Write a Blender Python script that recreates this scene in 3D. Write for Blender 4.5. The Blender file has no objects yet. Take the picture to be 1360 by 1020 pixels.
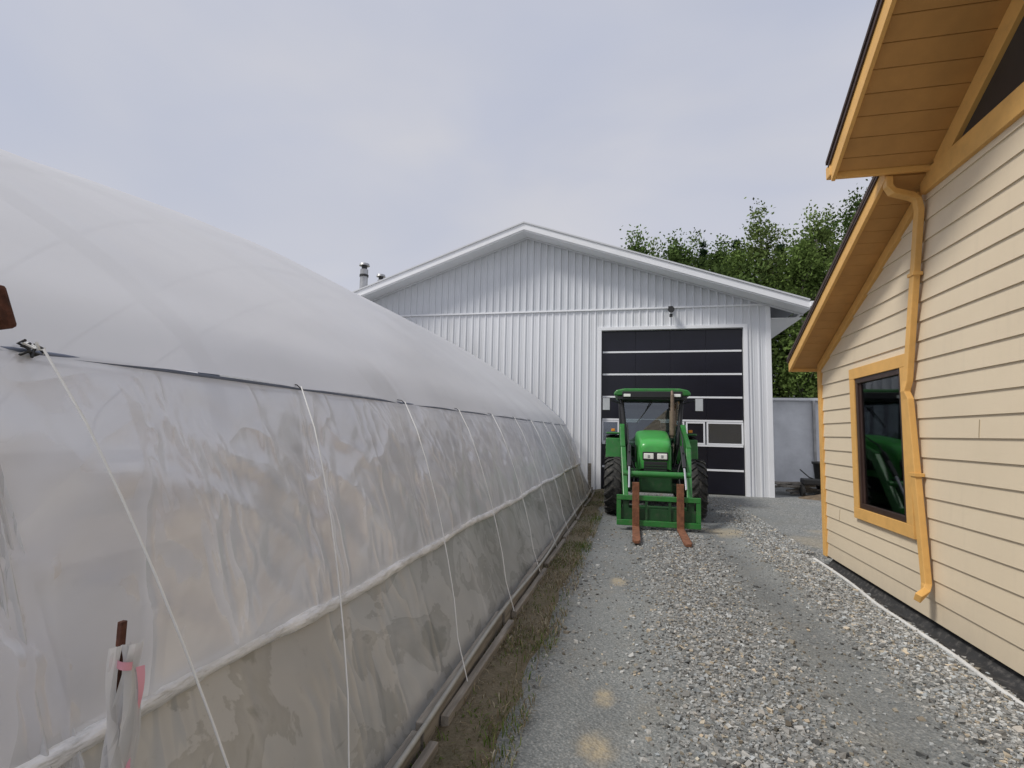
import bpy, math, random
import numpy as np
import bmesh
from mathutils import Matrix, Vector
random.seed(4); rng=np.random.default_rng(7)
S=bpy.context.scene
COL=S.collection

# ---------------------------------------------------------------- helpers
def empty(name, loc=(0,0,0)):
    e=bpy.data.objects.new(name,None); e.location=loc; COL.objects.link(e); e.empty_display_size=.2
    return e
def link(o,parent=None):
    COL.objects.link(o)
    if parent is not None:
        o.parent=parent
        o.matrix_parent_inverse=Matrix.Translation(-Vector(parent.location))
    return o
def mesh(name,V,F,mat=None,parent=None,smooth=False):
    me=bpy.data.meshes.new(name); me.from_pydata([tuple(v) for v in V],[],[tuple(f) for f in F]); me.update()
    if smooth: me.polygons.foreach_set('use_smooth',[True]*len(me.polygons))
    if mat: me.materials.append(mat)
    return link(bpy.data.objects.new(name,me),parent)
def npmesh(name,V,F,mat=None,parent=None,smooth=False,col=None,attrs=None):
    V=np.asarray(V,dtype=np.float32);F=np.asarray(F,dtype=np.int32);k=F.shape[1]
    me=bpy.data.meshes.new(name)
    me.vertices.add(len(V)); me.vertices.foreach_set('co',V.ravel())
    me.loops.add(F.size); me.loops.foreach_set('vertex_index',F.ravel())
    me.polygons.add(len(F)); me.polygons.foreach_set('loop_start',np.arange(len(F),dtype=np.int32)*k)
    me.polygons.foreach_set('use_smooth',np.full(len(F),smooth))
    me.update(calc_edges=True); me.validate()
    if col is not None:
        a=me.attributes.new('col','FLOAT_COLOR','POINT')
        c=np.ones((len(V),4),dtype=np.float32); c[:,:3]=col; a.data.foreach_set('color',c.ravel())
    if attrs:
        for n,v in attrs.items():
            a=me.attributes.new(n,'FLOAT','POINT'); a.data.foreach_set('value',np.asarray(v,dtype=np.float32))
    if mat: me.materials.append(mat)
    return link(bpy.data.objects.new(name,me),parent)
def box(name,lo,hi,mat,parent=None,bevel=0.0,rot=None):
    c=[(a+b)/2 for a,b in zip(lo,hi)]; h=[abs(b-a)/2 for a,b in zip(lo,hi)]
    V=[(sx*h[0],sy*h[1],sz*h[2]) for sx in(-1,1) for sy in(-1,1) for sz in(-1,1)]
    F=[(0,1,3,2),(4,6,7,5),(0,4,5,1),(2,3,7,6),(0,2,6,4),(1,5,7,3)]
    M=Matrix.Translation(c)
    if rot is not None: M=M@rot.to_4x4()
    V=[M@Vector(v) for v in V]
    o=mesh(name,V,F,mat,parent)
    if bevel:
        m=o.modifiers.new('b','BEVEL'); m.width=bevel; m.segments=2; m.limit_method='ANGLE'
    return o
def recalc(o):
    bm=bmesh.new(); bm.from_mesh(o.data); bmesh.ops.recalc_face_normals(bm,faces=bm.faces); bm.to_mesh(o.data); bm.free()
def prism(name,poly,axis,a,b,mat,parent=None,bevel=0.0):
    def P(p,t):
        if axis=='x': return (t,p[0],p[1])
        if axis=='y': return (p[0],t,p[1])
        return (p[0],p[1],t)
    n=len(poly); V=[P(p,a) for p in poly]+[P(p,b) for p in poly]
    F=[tuple(range(n)),tuple(range(2*n-1,n-1,-1))]+[(i,(i+1)%n,n+(i+1)%n,n+i) for i in range(n)]
    o=mesh(name,V,F,mat,parent); recalc(o)
    if bevel:
        m=o.modifiers.new('b','BEVEL'); m.width=bevel; m.segments=2; m.limit_method='ANGLE'
    return o
def tube(name,pts,r,mat,parent=None,cyc=False,res=3,radii=None):
    cu=bpy.data.curves.new(name,'CURVE'); cu.dimensions='3D'; cu.bevel_depth=r; cu.bevel_resolution=res; cu.use_fill_caps=True
    sp=cu.splines.new('POLY'); sp.points.add(len(pts)-1)
    for i,p in enumerate(pts):
        sp.points[i].co=(*p,1)
        if radii: sp.points[i].radius=radii[i]
    sp.use_cyclic_u=cyc
    cu.materials.append(mat)
    return link(bpy.data.objects.new(name,cu),parent)
def cyl(name,c,r,a,b,axis,mat,parent=None,n=32,r2=None,bevel=0):
    r2=r if r2 is None else r2
    V=[];
    for t,rr in((a,r),(b,r2)):
        for i in range(n):
            u=rr*math.cos(2*math.pi*i/n); v=rr*math.sin(2*math.pi*i/n)
            V.append({'x':(t,c[0]+u,c[1]+v),'y':(c[0]+u,t,c[1]+v),'z':(c[0]+u,c[1]+v,t)}[axis])
    F=[tuple(range(n))[::-1],tuple(range(n,2*n))]+[(i,(i+1)%n,n+(i+1)%n,n+i) for i in range(n)]
    o=mesh(name,V,F,mat,parent)
    return o

# ---------------------------------------------------------------- materials
class NT:
    def __init__(s,name):
        s.m=bpy.data.materials.new(name); s.m.use_nodes=True; s.t=s.m.node_tree; s.t.nodes.clear()
        s.out=s.t.nodes.new('ShaderNodeOutputMaterial')
    def n(s,ty,**kw):
        nd=s.t.nodes.new(ty)
        for k,v in kw.items(): setattr(nd,k,v)
        return nd
    def l(s,a,b): s.t.links.new(a,b)
    def coords(s,scale=(1,1,1),rot=(0,0,0)):
        tc=s.n('ShaderNodeTexCoord'); mp=s.n('ShaderNodeMapping'); mp.inputs['Scale'].default_value=scale; mp.inputs['Rotation'].default_value=rot
        s.l(tc.outputs['Object'],mp.inputs['Vector']); return mp.outputs[0]
    def noise(s,vec,scale,detail=5,rough=.55,dist=0):
        nd=s.n('ShaderNodeTexNoise'); nd.inputs['Scale'].default_value=scale; nd.inputs['Detail'].default_value=detail
        nd.inputs['Roughness'].default_value=rough; nd.inputs['Distortion'].default_value=dist
        s.l(vec,nd.inputs['Vector']); return nd.outputs['Fac']
    def ramp(s,fac,stops):
        r=s.n('ShaderNodeValToRGB'); e=r.color_ramp.elements
        while len(e)<len(stops): e.new(.5)
        for i,(p,c) in enumerate(stops):
            e[i].position=p; e[i].color=(*c,1) if not isinstance(c,(int,float)) else (c,c,c,1)
        s.l(fac,r.inputs[0]); return r.outputs[0]
    def mix(s,fac,a,b,mode='MIX'):
        m=s.n('ShaderNodeMix',data_type='RGBA',blend_type=mode)
        for idx,v in((0,fac),(6,a),(7,b)):
            if hasattr(v,'links'): s.l(v,m.inputs[idx])
            elif idx==0: m.inputs[0].default_value=v
            else: m.inputs[idx].default_value=(*v,1)
        return m.outputs[2]
    def math(s,op,a,b=0,clamp=False):
        m=s.n('ShaderNodeMath',operation=op,use_clamp=clamp)
        for i,v in enumerate((a,b)):
            if hasattr(v,'links'): s.l(v,m.inputs[i])
            else: m.inputs[i].default_value=v
        return m.outputs[0]
    def bump(s,h,strength=.3,dist=.01,prev=None):
        b=s.n('ShaderNodeBump'); b.inputs['Strength'].default_value=strength; b.inputs['Distance'].default_value=dist
        s.l(h,b.inputs['Height'])
        if prev: s.l(prev,b.inputs['Normal'])
        return b.outputs[0]
    def principled(s,color,rough=.6,metal=0,normal=None,spec=None):
        p=s.n('ShaderNodeBsdfPrincipled')
        for k,v in(('Base Color',color),('Roughness',rough),('Metallic',metal)):
            if hasattr(v,'links'): s.l(v,p.inputs[k])
            else: p.inputs[k].default_value=(*v,1) if k=='Base Color' else v
        if spec is not None: p.inputs['Specular IOR Level'].default_value=spec
        if normal: s.l(normal,p.inputs['Normal'])
        s.l(p.outputs[0],s.out.inputs[0]); return p
def M(name,c,rough=.6,metal=0,var=.15,scale=3,bump=.1,bscale=40,dirt=None,dirtamt=.5,spec=None,stretch=(1,1,1),bdist=.004):
    t=NT(name); v=t.coords(stretch)
    nz=t.noise(v,scale,6,.6)
    dark=tuple(x*(1-var) for x in c); lite=tuple(min(1,x*(1+var)) for x in c)
    col=t.ramp(nz,[(.3,dark),(.7,lite)])
    if dirt:
        n2=t.noise(v,scale*2.3,8,.7); f=t.ramp(n2,[(.5,0.0),(.72,dirtamt)])
        col=t.mix(f,col,dirt)
    nb=t.noise(v,bscale,4,.6)
    t.principled(col,rough,metal,t.bump(nb,bump,bdist),spec)
    return t.m

m_white=M('white_metal',(.72,.735,.76),.45,var=.05,scale=1.2,bump=.03,dirt=(.5,.5,.48),dirtamt=.3,stretch=(1,1,.15))
m_whitetrim=M('white_trim',(.82,.83,.85),.4,var=.03,scale=2)
m_roofmetal=M('roof_metal',(.6,.61,.63),.4,var=.05)
m_black_door=M('door_black',(.006,.006,.013),.28,var=.2,bump=.02,scale=2)
m_galv=M('galvanised',(.42,.42,.42),.4,.8,var=.25)
m_dark=M('dark_plastic',(.02,.02,.02),.5,var=.3)
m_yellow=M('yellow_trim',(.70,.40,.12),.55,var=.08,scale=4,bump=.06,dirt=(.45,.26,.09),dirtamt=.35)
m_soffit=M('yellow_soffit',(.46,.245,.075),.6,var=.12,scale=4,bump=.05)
m_shingle=M('shingle',(.06,.04,.035),.9,var=.4,scale=12,bump=.5,bscale=80)
m_brown=M('brown_frame',(.045,.025,.02),.4,var=.2)
m_wood=M('weathered_wood',(.28,.255,.22),.85,var=.4,scale=5,bump=.5,bscale=12,stretch=(6,.5,6),dirt=(.10,.09,.07))
m_soil=M('soil',(.14,.14,.135),.95,var=.3,scale=2,bump=.3,bscale=20)
m_string=M('string',(.82,.82,.80),.7,var=.05)
m_pipe=M('pipe_steel',(.17,.20,.27),.5,.2,var=.15)
m_rust=M('rusty_steel',(.20,.085,.045),.85,.2,var=.45,scale=14,bump=.4,bscale=60)
m_rustd=M('rusty_dark',(.09,.035,.022),.85,.2,var=.5,scale=40,bump=.6,bscale=120)
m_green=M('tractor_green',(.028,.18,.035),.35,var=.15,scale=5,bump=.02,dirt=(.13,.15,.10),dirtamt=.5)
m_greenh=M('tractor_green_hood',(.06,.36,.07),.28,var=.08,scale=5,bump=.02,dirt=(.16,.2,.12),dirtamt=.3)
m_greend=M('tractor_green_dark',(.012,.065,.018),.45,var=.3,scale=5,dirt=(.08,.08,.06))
m_ytrac=M('tractor_yellow',(.75,.5,.03),.4,var=.1)
m_tire=M('tire_rubber',(.028,.028,.027),.85,var=.3,scale=6,bump=.2,dirt=(.15,.14,.12),dirtamt=.7)
m_black=M('black_paint',(.02,.02,.022),.45,var=.2)
m_chrome=M('chrome',(.6,.6,.6),.2,1,var=.05)
m_tan=M('exhaust',(.2,.15,.11),.6,.4,var=.3,scale=10)
m_pink=M('pink_tape',(.75,.35,.42),.5,var=.1)
m_lamp=M('lamp_lens',(.85,.85,.8),.12,var=.05)
m_tarp=M('white_tarp',(.66,.67,.68),.6,var=.15,scale=1.5,bump=.3,bscale=5,bdist=.03)

def siding():
    t=NT('beige_siding'); v=t.coords((1,1,1)); nz=t.noise(v,1.2,5)
    col=t.ramp(nz,[(.3,(.66,.555,.40)),(.7,(.71,.60,.435))])
    g=t.noise(t.coords((1,1.5,30)),6,6,.6)
    st=t.noise(t.coords((1,6,.5)),2,6,.65)
    col=t.mix(t.ramp(st,[(.55,0.),(.8,.2)]),col,(.46,.40,.30))
    lo=t.noise(t.coords((1,1.2,.9)),3,6,.7)
    tc=t.n('ShaderNodeTexCoord'); sx=t.n('ShaderNodeSeparateXYZ'); t.l(tc.outputs['Object'],sx.inputs[0])
    low=t.math('SUBTRACT',.45,sx.outputs['Z'],True)
    col=t.mix(t.math('MULTIPLY',t.math('MULTIPLY',low,1.3),lo,True),col,(.33,.30,.25))
    t.principled(col,.6,0,t.bump(g,.25,.003)); return t.m
m_siding=siding()

def glass(name,tint=(.02,.02,.025),fac=.25,rough=.03):
    t=NT(name)
    g=t.n('ShaderNodeBsdfGlossy'); g.inputs['Roughness'].default_value=rough; g.inputs['Color'].default_value=(.9,.95,1,1)
    tr=t.n('ShaderNodeBsdfTransparent'); tr.inputs['Color'].default_value=(*tint,1)
    fr=t.n('ShaderNodeFresnel'); fr.inputs['IOR'].default_value=1.5
    f=t.math('ADD',fr.outputs[0],fac,True)
    mx=t.n('ShaderNodeMixShader'); t.l(f,mx.inputs[0]); t.l(tr.outputs[0],mx.inputs[1]); t.l(g.outputs[0],mx.inputs[2]); t.l(mx.outputs[0],t.out.inputs[0]); return t.m
m_cabglass=glass('cab_glass',(.45,.52,.52),.10)
m_winglass=glass('window_glass',(.3,.3,.3),.0)
m_doorglass=glass('door_glass',(.6,.62,.68),.15,.15)

def film(name,col,col2,tlo,thi,dirt=None,wr=(1,.5,.5),ws=1.6,wstr=.5,transl=.5,gloss=.10,detail=3,dist=.10,dbump=.12,milky=0.,rough=.26):
    t=NT(name)
    v=t.coords((1,1,1))
    n1=t.noise(v,.9,4,.6,.4)
    c=t.ramp(n1,[(.3,col),(.7,col2)])
    if dirt:
        n3=t.noise(t.coords((1,1.0,1.5)),2.0,6,.55,1.1)
        f=t.ramp(n3,[(.49,0.),(.505,.45),(.60,.25),(.64,.75)]); c=t.mix(f,c,dirt)
        n4=t.noise(v,11,6,.7); c=t.mix(t.ramp(n4,[(.6,0.),(.8,.4)]),c,tuple(x*.7 for x in dirt))
    w=t.noise(t.coords(wr,(.65,0,0)),ws,detail,.5,.5)
    w2=t.noise(t.coords((1,1.6,.4),(-.45,0,0)),ws*1.6,detail,.5,.3)
    def ridge(x,k): return t.math('POWER',t.math('SUBTRACT',1.0,t.math('MULTIPLY',t.math('ABSOLUTE',t.math('SUBTRACT',x,.5)),k),True),2.0)
    h=t.math('ADD',ridge(w,9.),t.math('MULTIPLY',ridge(w2,11.),.7))
    nb=t.bump(h,wstr,dist*.35)
    nd=t.bump(h,dbump,dist*.35)
    c=t.mix(t.math('MULTIPLY',h,milky,True),c,(.95,.95,.97))
    d=t.n('ShaderNodeBsdfDiffuse'); tl=t.n('ShaderNodeBsdfTranslucent'); g=t.n('ShaderNodeBsdfGlossy')
    g.inputs['Roughness'].default_value=rough
    for s in(d,tl): t.l(c,s.inputs['Color']); t.l(nd,s.inputs['Normal'])
    t.l(nb,g.inputs['Normal'])
    a=t.n('ShaderNodeMixShader'); a.inputs[0].default_value=transl; t.l(d.outputs[0],a.inputs[1]); t.l(tl.outputs[0],a.inputs[2])
    last=a
    if thi>0:
        tr=t.n('ShaderNodeBsdfTransparent'); tr.inputs['Color'].default_value=(.93,.95,1,1)
        b=t.n('ShaderNodeMixShader'); n2=t.noise(v,1.3,3,.5,.6)
        tf=t.n('ShaderNodeMapRange'); tf.inputs['From Min'].default_value=.35; tf.inputs['From Max'].default_value=.65; tf.inputs['To Min'].default_value=tlo; tf.inputs['To Max'].default_value=thi
        t.l(n2,tf.inputs[0]); fac=t.math('SUBTRACT',tf.outputs[0],t.math('MULTIPLY',h,milky*.6),True)
        t.l(fac,b.inputs[0]); t.l(a.outputs[0],b.inputs[1]); t.l(tr.outputs[0],b.inputs[2]); last=b
    fr=t.n('ShaderNodeLayerWeight'); fr.inputs['Blend'].default_value=.35; t.l(nb,fr.inputs['Normal'])
    gf=t.math('ADD',t.math('MULTIPLY',fr.outputs['Fresnel'],.22),gloss*.4,True)
    e=t.n('ShaderNodeMixShader'); t.l(gf,e.inputs[0]); t.l(last.outputs[0],e.inputs[1]); t.l(g.outputs[0],e.inputs[2]); t.l(e.outputs[0],t.out.inputs[0])
    return t.m
m_filmroof=film('film_roof',(.92,.92,.94),(.95,.95,.96),.04,.07,wr=(.5,.15,.5),ws=.5,wstr=.06,transl=.40,detail=1,dbump=.03)
m_filmfar=film('film_far_side',(.85,.85,.87),(.9,.9,.9),0,0,wstr=.1,transl=.6,detail=1)
m_filmside=film('film_side',(.88,.88,.92),(.93,.93,.96),.16,.27,wstr=.38,transl=.40,milky=.3,ws=1.25)
m_filmlow=film('film_skirt',(.50,.50,.48),(.62,.62,.60),.06,.15,dirt=(.19,.195,.17),wstr=.28,transl=.4,milky=.12,ws=1.0,rough=.35)
m_filmbunch=film('film_bunch',(.8,.8,.8),(.88,.88,.88),.08,.22,wr=(2,2,.3),ws=2.5,wstr=.4,transl=.5,milky=.2)

def attrmat(name,rough=.8,transl=0.):
    t=NT(name); a=t.n('ShaderNodeAttribute',attribute_name='col')
    if transl:
        d=t.n('ShaderNodeBsdfDiffuse'); tl=t.n('ShaderNodeBsdfTranslucent'); mx=t.n('ShaderNodeMixShader'); mx.inputs[0].default_value=transl
        t.l(a.outputs['Color'],d.inputs[0]); t.l(a.outputs['Color'],tl.inputs[0]); t.l(d.outputs[0],mx.inputs[1]); t.l(tl.outputs[0],mx.inputs[2]); t.l(mx.outputs[0],t.out.inputs[0])
    else:
        n=t.noise(t.coords(),300,3); t.principled(t.mix(.5,a.outputs['Color'],t.ramp(n,[(.3,.5),(.7,1.)]),'MULTIPLY'),rough)
    return t.m
m_stone=attrmat('stone',.85); m_leaf=attrmat('leaf',transl=.3); m_grassb=attrmat('grass_blades',transl=.25)
m_bark=M('bark',(.22,.2,.17),.9,var=.4,scale=6,bump=.5,bscale=15)

def gravel():
    t=NT('gravel'); v=t.coords()
    du=t.n('ShaderNodeAttribute',attribute_name='dust').outputs['Fac']; wet_shade=t.n('ShaderNodeAttribute',attribute_name='wet_shade').outputs['Fac']; ln=t.n('ShaderNodeAttribute',attribute_name='loose').outputs['Fac']
    vo=t.n('ShaderNodeTexVoronoi'); vo.inputs['Scale'].default_value=55; t.l(v,vo.inputs['Vector'])
    vb=t.n('ShaderNodeTexVoronoi'); vb.inputs['Scale'].default_value=120; t.l(v,vb.inputs['Vector'])
    sep=t.n('ShaderNodeSeparateColor'); t.l(vo.outputs['Color'],sep.inputs[0])
    sep2=t.n('ShaderNodeSeparateColor'); t.l(vb.outputs['Color'],sep2.inputs[0])
    st=t.ramp(sep.outputs[0],[(0,(.09,.095,.09)),(.5,(.20,.205,.20)),(.85,(.34,.34,.32)),(1,(.55,.54,.50))])
    st2=t.ramp(sep2.outputs[0],[(0,(.10,.11,.105)),(.6,(.23,.24,.235)),(1,(.46,.45,.42))])
    nz=t.noise(v,.7,6,.6); fine=t.noise(v,90,5,.7)
    packed=t.ramp(fine,[(.3,(.13,.145,.148)),(.7,(.27,.29,.285))])
    packed=t.mix(.5,packed,st2)
    lf=t.math('ADD',ln,t.math('MULTIPLY',t.math('SUBTRACT',nz,.5),1.4),True)
    c=t.mix(lf,packed,st)
    c=t.mix(t.ramp(nz,[(.3,.35),(.6,0.)]),c,(.12,.128,.125))
    mot=t.noise(v,2.6,7,.65,.5)
    c=t.mix(t.ramp(mot,[(.50,0.),(.68,.32)]),c,(.20,.18,.14))
    c=t.mix(t.math('MULTIPLY',wet_shade,.6),c,(.085,.092,.095))  # damp ground and painted tractor shade both darken the gravel here
    dn=t.math('MULTIPLY',du,t.ramp(t.noise(v,25,5,.7),[(.35,.35),(.65,.95)]))
    c=t.mix(dn,c,(.40,.335,.225))
    b=t.bump(vo.outputs['Distance'],.6,.012); b=t.bump(fine,.5,.006,b)
    t.principled(c,.9,0,b); return t.m
m_gravel=gravel()
def groundm():
    t=NT('ground_field'); v=t.coords(); n=t.noise(v,.25,8,.65); f=t.noise(v,9,6,.7)
    c=t.mix(.5,t.ramp(n,[(.35,(.10,.11,.045)),(.6,(.19,.17,.12))]),t.ramp(f,[(.3,(.06,.08,.03)),(.7,(.2,.19,.12))]))
    t.principled(c,.95,0,t.bump(f,.6,.05)); return t.m
m_field=groundm()
def verge():
    t=NT('verge'); v=t.coords(); n=t.noise(v,4,8,.7); f=t.noise(v,60,6,.75)
    c=t.mix(.5,t.ramp(n,[(.3,(.09,.085,.04)),(.5,(.20,.16,.10)),(.7,(.30,.27,.20))]),t.ramp(f,[(.3,(.06,.05,.03)),(.7,(.33,.29,.20))]))
    t.principled(c,.95,0,t.bump(f,.8,.02)); return t.m
m_verge=verge()

# ---------------------------------------------------------------- ground
mesh('ground',[(-400,-400,-.13),(400,-400,-.13),(400,700,-.13),(-400,700,-.13)],[(0,1,2,3)],m_field)
def fnoise(x,y,s,seed):
    r=np.random.default_rng(seed); o=np.zeros_like(x)
    for i in range(7):
        a=r.uniform(0,6.28); k=s*r.uniform(.6,1.8); o+=np.sin((x*np.cos(a)+y*np.sin(a))*k+r.uniform(0,6.28))
    return o/7
xs=np.concatenate([np.arange(-1.3,2.7,.045),np.linspace(2.7,6,14),np.linspace(6.5,16,12)])
ys=np.concatenate([np.linspace(-8,.4,14),np.arange(.5,15.5,.06),np.linspace(15.8,30,24)])
X,Y=np.meshgrid(xs,ys)
def gz(X,Y):
    z=.018*fnoise(X,Y,1.3,1)+.007*fnoise(X,Y,7,2)
    z-=.03*np.exp(-((X-1.35)/.22)**2)+.022*np.exp(-((X+.05)/.25)**2)
    z-=.07*np.clip((X-2.12)/.25,0,1)*(Y<7.6)
    z-=.02*np.exp(-((X+1.0)/.3)**2)
    return z
Z=gz(X,Y)
def blob(cx,cy,rx,ry): 
    d=((X-cx)/rx)**2+((Y-cy)/ry)**2+.6*fnoise(X,Y,16,5)
    return np.clip(1.2-d,0,1)
dust=np.maximum.reduce([blob(-.17,2.66,.09,.12),blob(-.15,3.15,.06,.11),blob(-.12,5.6,.10,.15),.95*blob(1.45,8.9,.36,.45),.8*blob(3.3,9.2,.5,.6),.6*blob(2.6,8.4,.4,.5)])
wet_shade=np.clip(.9*np.exp(-((X-1.35-.12*np.sin(Y*.6))/.2)**2)*(.6+.5*fnoise(X,Y,3,8))+.7*np.exp(-((X-.45)/.8)**2)*np.exp(-((Y-11)/2.6)**2)+.5*np.exp(-((X-.1)/.5)**2)*np.exp(-((Y-7)/1.5)**2)+.45*blob(-.16,2.9,.16,.5)+.4*blob(-.1,5.6,.2,.35),0,1)  # damp track and patches, plus shade under the tractor painted into the gravel
loose=np.clip(.25+.7*np.exp(-((X-.65)/.45)**2)+.9*np.clip((X-1.6)/.3,0,1)-.5*np.clip((Y-7)/4,0,1)+.4*fnoise(X,Y,2.2,9)-.9*np.exp(-((X+.15)/.28)**2),0,1)
nx,ny=len(xs),len(ys)
idx=np.arange(nx*ny).reshape(ny,nx)
F=np.stack([idx[:-1,:-1],idx[:-1,1:],idx[1:,1:],idx[1:,:-1]],-1).reshape(-1,4)
npmesh('gravel_driveway',np.stack([X,Y,Z],-1).reshape(-1,3),F,m_gravel,smooth=True,attrs={'dust':dust.ravel(),'wet_shade':wet_shade.ravel(),'loose':loose.ravel()})

def stones(name,N,fx,fy,size,keep=None):
    x=fx(N); y=fy(N)
    if keep is not None:
        k=keep(x,y); x=x[k]; y=y[k]
    N=len(x)
    cube=np.array([(a,b,c) for a in(-1,1) for b in(-1,1) for c in(-1,1)],float)
    P=cube[None]*rng.uniform(.55,1.1,(N,8,1))*rng.uniform(.6,1.1,(N,1,3))
    P+=rng.uniform(-.25,.25,P.shape)
    s=size(N)
    P*=s[:,None,None]; P[:,:,2]*=.65
    a=rng.uniform(0,6.28,N); b=rng.uniform(-.5,.5,N)
    ca,sa=np.cos(a)[:,None],np.sin(a)[:,None]; cb,sb=np.cos(b)[:,None],np.sin(b)[:,None]
    px,py,pz=P[:,:,0],P[:,:,1],P[:,:,2]
    py,pz=py*cb-pz*sb,py*sb+pz*cb
    px,py=px*ca-py*sa,px*sa+py*ca
    V=np.stack([px+x[:,None],py+y[:,None],pz+(gz(x,y)+s*.25)[:,None]],-1).reshape(-1,3)
    f=np.array([(0,1,3,2),(4,6,7,5),(0,4,5,1),(2,3,7,6),(0,2,6,4),(1,5,7,3)])
    F=(f[None]+8*np.arange(N)[:,None,None]).reshape(-1,4)
    g=rng.beta(1.7,2.1,N)*.52+.06
    g*=1+.25*np.clip((x-1.4)/.5,0,1)-.15*np.exp(-((x-1.35)/.2)**2)
    tint=rng.normal(0,.02,(N,1))
    c=np.stack([g,g*1.01,g*.975],-1)*(1+tint*np.array([[1.5,0,-1.5]])); c=np.clip(c,.02,.75)
    warm=rng.random(N)<.14; c[warm]*=np.array([1.15,1.0,.8])
    npmesh(name,V,F,m_stone,col=np.repeat(c,8,0))
def kp(x,y):
    d=.16+.75*np.exp(-((x-.65)/.42)**2)+1.0*np.clip((x-1.55)/.25,0,1)+.35*fnoise(x,y,2.2,9)
    d*=np.clip(1.15-(y-5)/7,.12,1); d*=1-.75*np.exp(-((x+.15)/.2)**2); d*=1-.6*np.exp(-((x-1.32)/.15)**2)
    return rng.random(len(x))<d
stones('gravel_stones',135000,lambda N:rng.uniform(-.65,2.34,N),lambda N:.9+13*rng.random(N)**1.35,lambda N:np.clip(rng.lognormal(-4.9,.40,N),.0035,.021),kp)

# ---------------------------------------------------------------- greenhouse
GH=empty('greenhouse',(-5,6,0))
GY0,GY1=-1.2,13.2
side=[(-1.0,0.02),(-1.28,.74),(-1.64,1.68)]
ctrl=[(-1.28,.74),(-1.64,1.68),(-2.1,2.16),(-2.68,2.60),(-3.94,3.41),(-5.27,4.12),(-6.4,4.58),(-7.4,4.84),(-8.2,4.92),(-9.0,4.84),(-10.0,4.58),(-11.1,4.12),(-12.5,3.41),(-13.7,2.60),(-14.3,2.16),(-14.76,1.68),(-15.1,.74)]
def catmull(c,n=6):
    out=[]
    for i in range(1,len(c)-2):
        p0,p1,p2,p3=[np.array(c[j]) for j in(i-1,i,i+1,i+2)]
        for k in range(n):
            t=k/n; out.append(.5*((2*p1)+(-p0+p2)*t+(2*p0-5*p1+4*p2-p3)*t*t+(-p0+3*p1-3*p2+p3)*t**3))
    out.append(np.array(c[-2])); return np.array(out)
arch=catmull(ctrl)
def sag(Y,z): return .40*np.clip((6.5-Y)/3.2,0,1.2)**1.2*np.clip((z-1.9)/3.0,0,1)
hoopY=[1.08+1.2*i for i in range(-1,11)]
def sheet(name,prof,ys,disp,mat,sg=False):
    prof=np.array(prof); n=len(prof)
    tx=np.gradient(prof,axis=0); nrm=np.stack([tx[:,1],-tx[:,0]],-1); nrm/=np.linalg.norm(nrm,axis=1)[:,None]
    U=np.linspace(0,1,n)
    Yg,Ug=np.meshgrid(ys,U,indexing='ij')
    D=disp(Yg,Ug)
    XX=prof[None,:,0]+nrm[None,:,0]*D; ZZ=prof[None,:,1]+nrm[None,:,1]*D
    if sg: ZZ=ZZ-sag(Yg,ZZ)
    idx=np.arange(len(ys)*n).reshape(len(ys),n)
    F=np.stack([idx[:-1,:-1],idx[:-1,1:],idx[1:,1:],idx[1:,:-1]],-1).reshape(-1,4)
    return npmesh(name,np.stack([XX,Yg,ZZ],-1).reshape(-1,3),F,mat,GH,smooth=True)
def lerpprof(a,b,n): return [(a[0]+(b[0]-a[0])*i/n,a[1]+(b[1]-a[1])*i/n) for i in range(n+1)]
gy=np.arange(GY0,GY1+.01,.04)
sheet('roof_film',arch,gy,lambda Y,U:.02-.016*np.abs(np.cos((Y-1.23)/2.4*np.pi))**6+.008*fnoise(Y,U*9,1.8,3)+.02*np.exp(-U*40)*np.abs(np.sin(np.pi*(Y-1.08)/1.2)),m_filmroof,True)
def dside(Y,U):
    ph=(Y-1.08)/1.2+ .3*(1-U)
    puff=.055*np.abs(np.sin(np.pi*ph))**.6*np.sin(np.pi*np.clip(U,0,1))**.6
    wr=.010*fnoise(Y*1.6+U*2.0,U*2-Y*.8,3.4,11)+.004*fnoise(Y*3-U*4,U*4,6,12)
    q=fnoise(Y*2.2+U*2.4,U*1.2,4,44); g=.014*np.clip(1-np.abs(q)*4,0,1)
    q2=fnoise(Y*3.0-U*3.5,U*1.0,4,45); g2=.009*np.clip(1-np.abs(q2)*5,0,1)
    return puff+(wr+g+g2)*np.sin(np.pi*np.clip(U,.0,1))**.5+.014
sheet('side_film',lerpprof(side[2],side[1],40)[::-1],gy,dside,m_filmside)
sheet('skirt_film',lerpprof(side[0],(-1.29,.755),22),gy,lambda Y,U:(.025*fnoise(Y*1.2,U*2,2.5,21)+.007*np.clip(1-np.abs(fnoise(Y*2+U*2,U,4,46))*4,0,1))*np.sin(np.pi*U),m_filmlow)
mesh('far_side_film',[(-15.1,GY0,0),(-15.1,GY1,0),(-14.76,GY1,1.68),(-14.76,GY0,1.68)],[(0,1,2,3)],m_filmfar,GH)
ev=[(p[0],GY1,p[1]) for p in arch]; 
mesh('end_film',[(-1.0,GY1,0)]+ev+[(-15.1,GY1,0)],[tuple(range(len(ev)+2))],m_filmfar,GH)
pts=[(-1.277+.005*math.sin(y*3),y,.742+.010*math.sin(y*1.9)+.006*math.sin(y*5.1)) for y in np.arange(GY0,GY1+.1,.04)]
rr_=[1+.10*math.sin(i*.35)+.22*random.random() for i in range(len(pts))]
tube('roll_bar',pts,.026,M('rolled_film',(.80,.80,.80),.45,var=.18,scale=12,bump=1.,bscale=14,stretch=(1,.3,1),bdist=.03,dirt=(.34,.33,.30),dirtamt=.7),GH,radii=rr_)
tube('rail',[(-1.645,GY0,1.69),(-1.645,GY1,1.69)],.010,m_pipe,GH)
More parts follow.
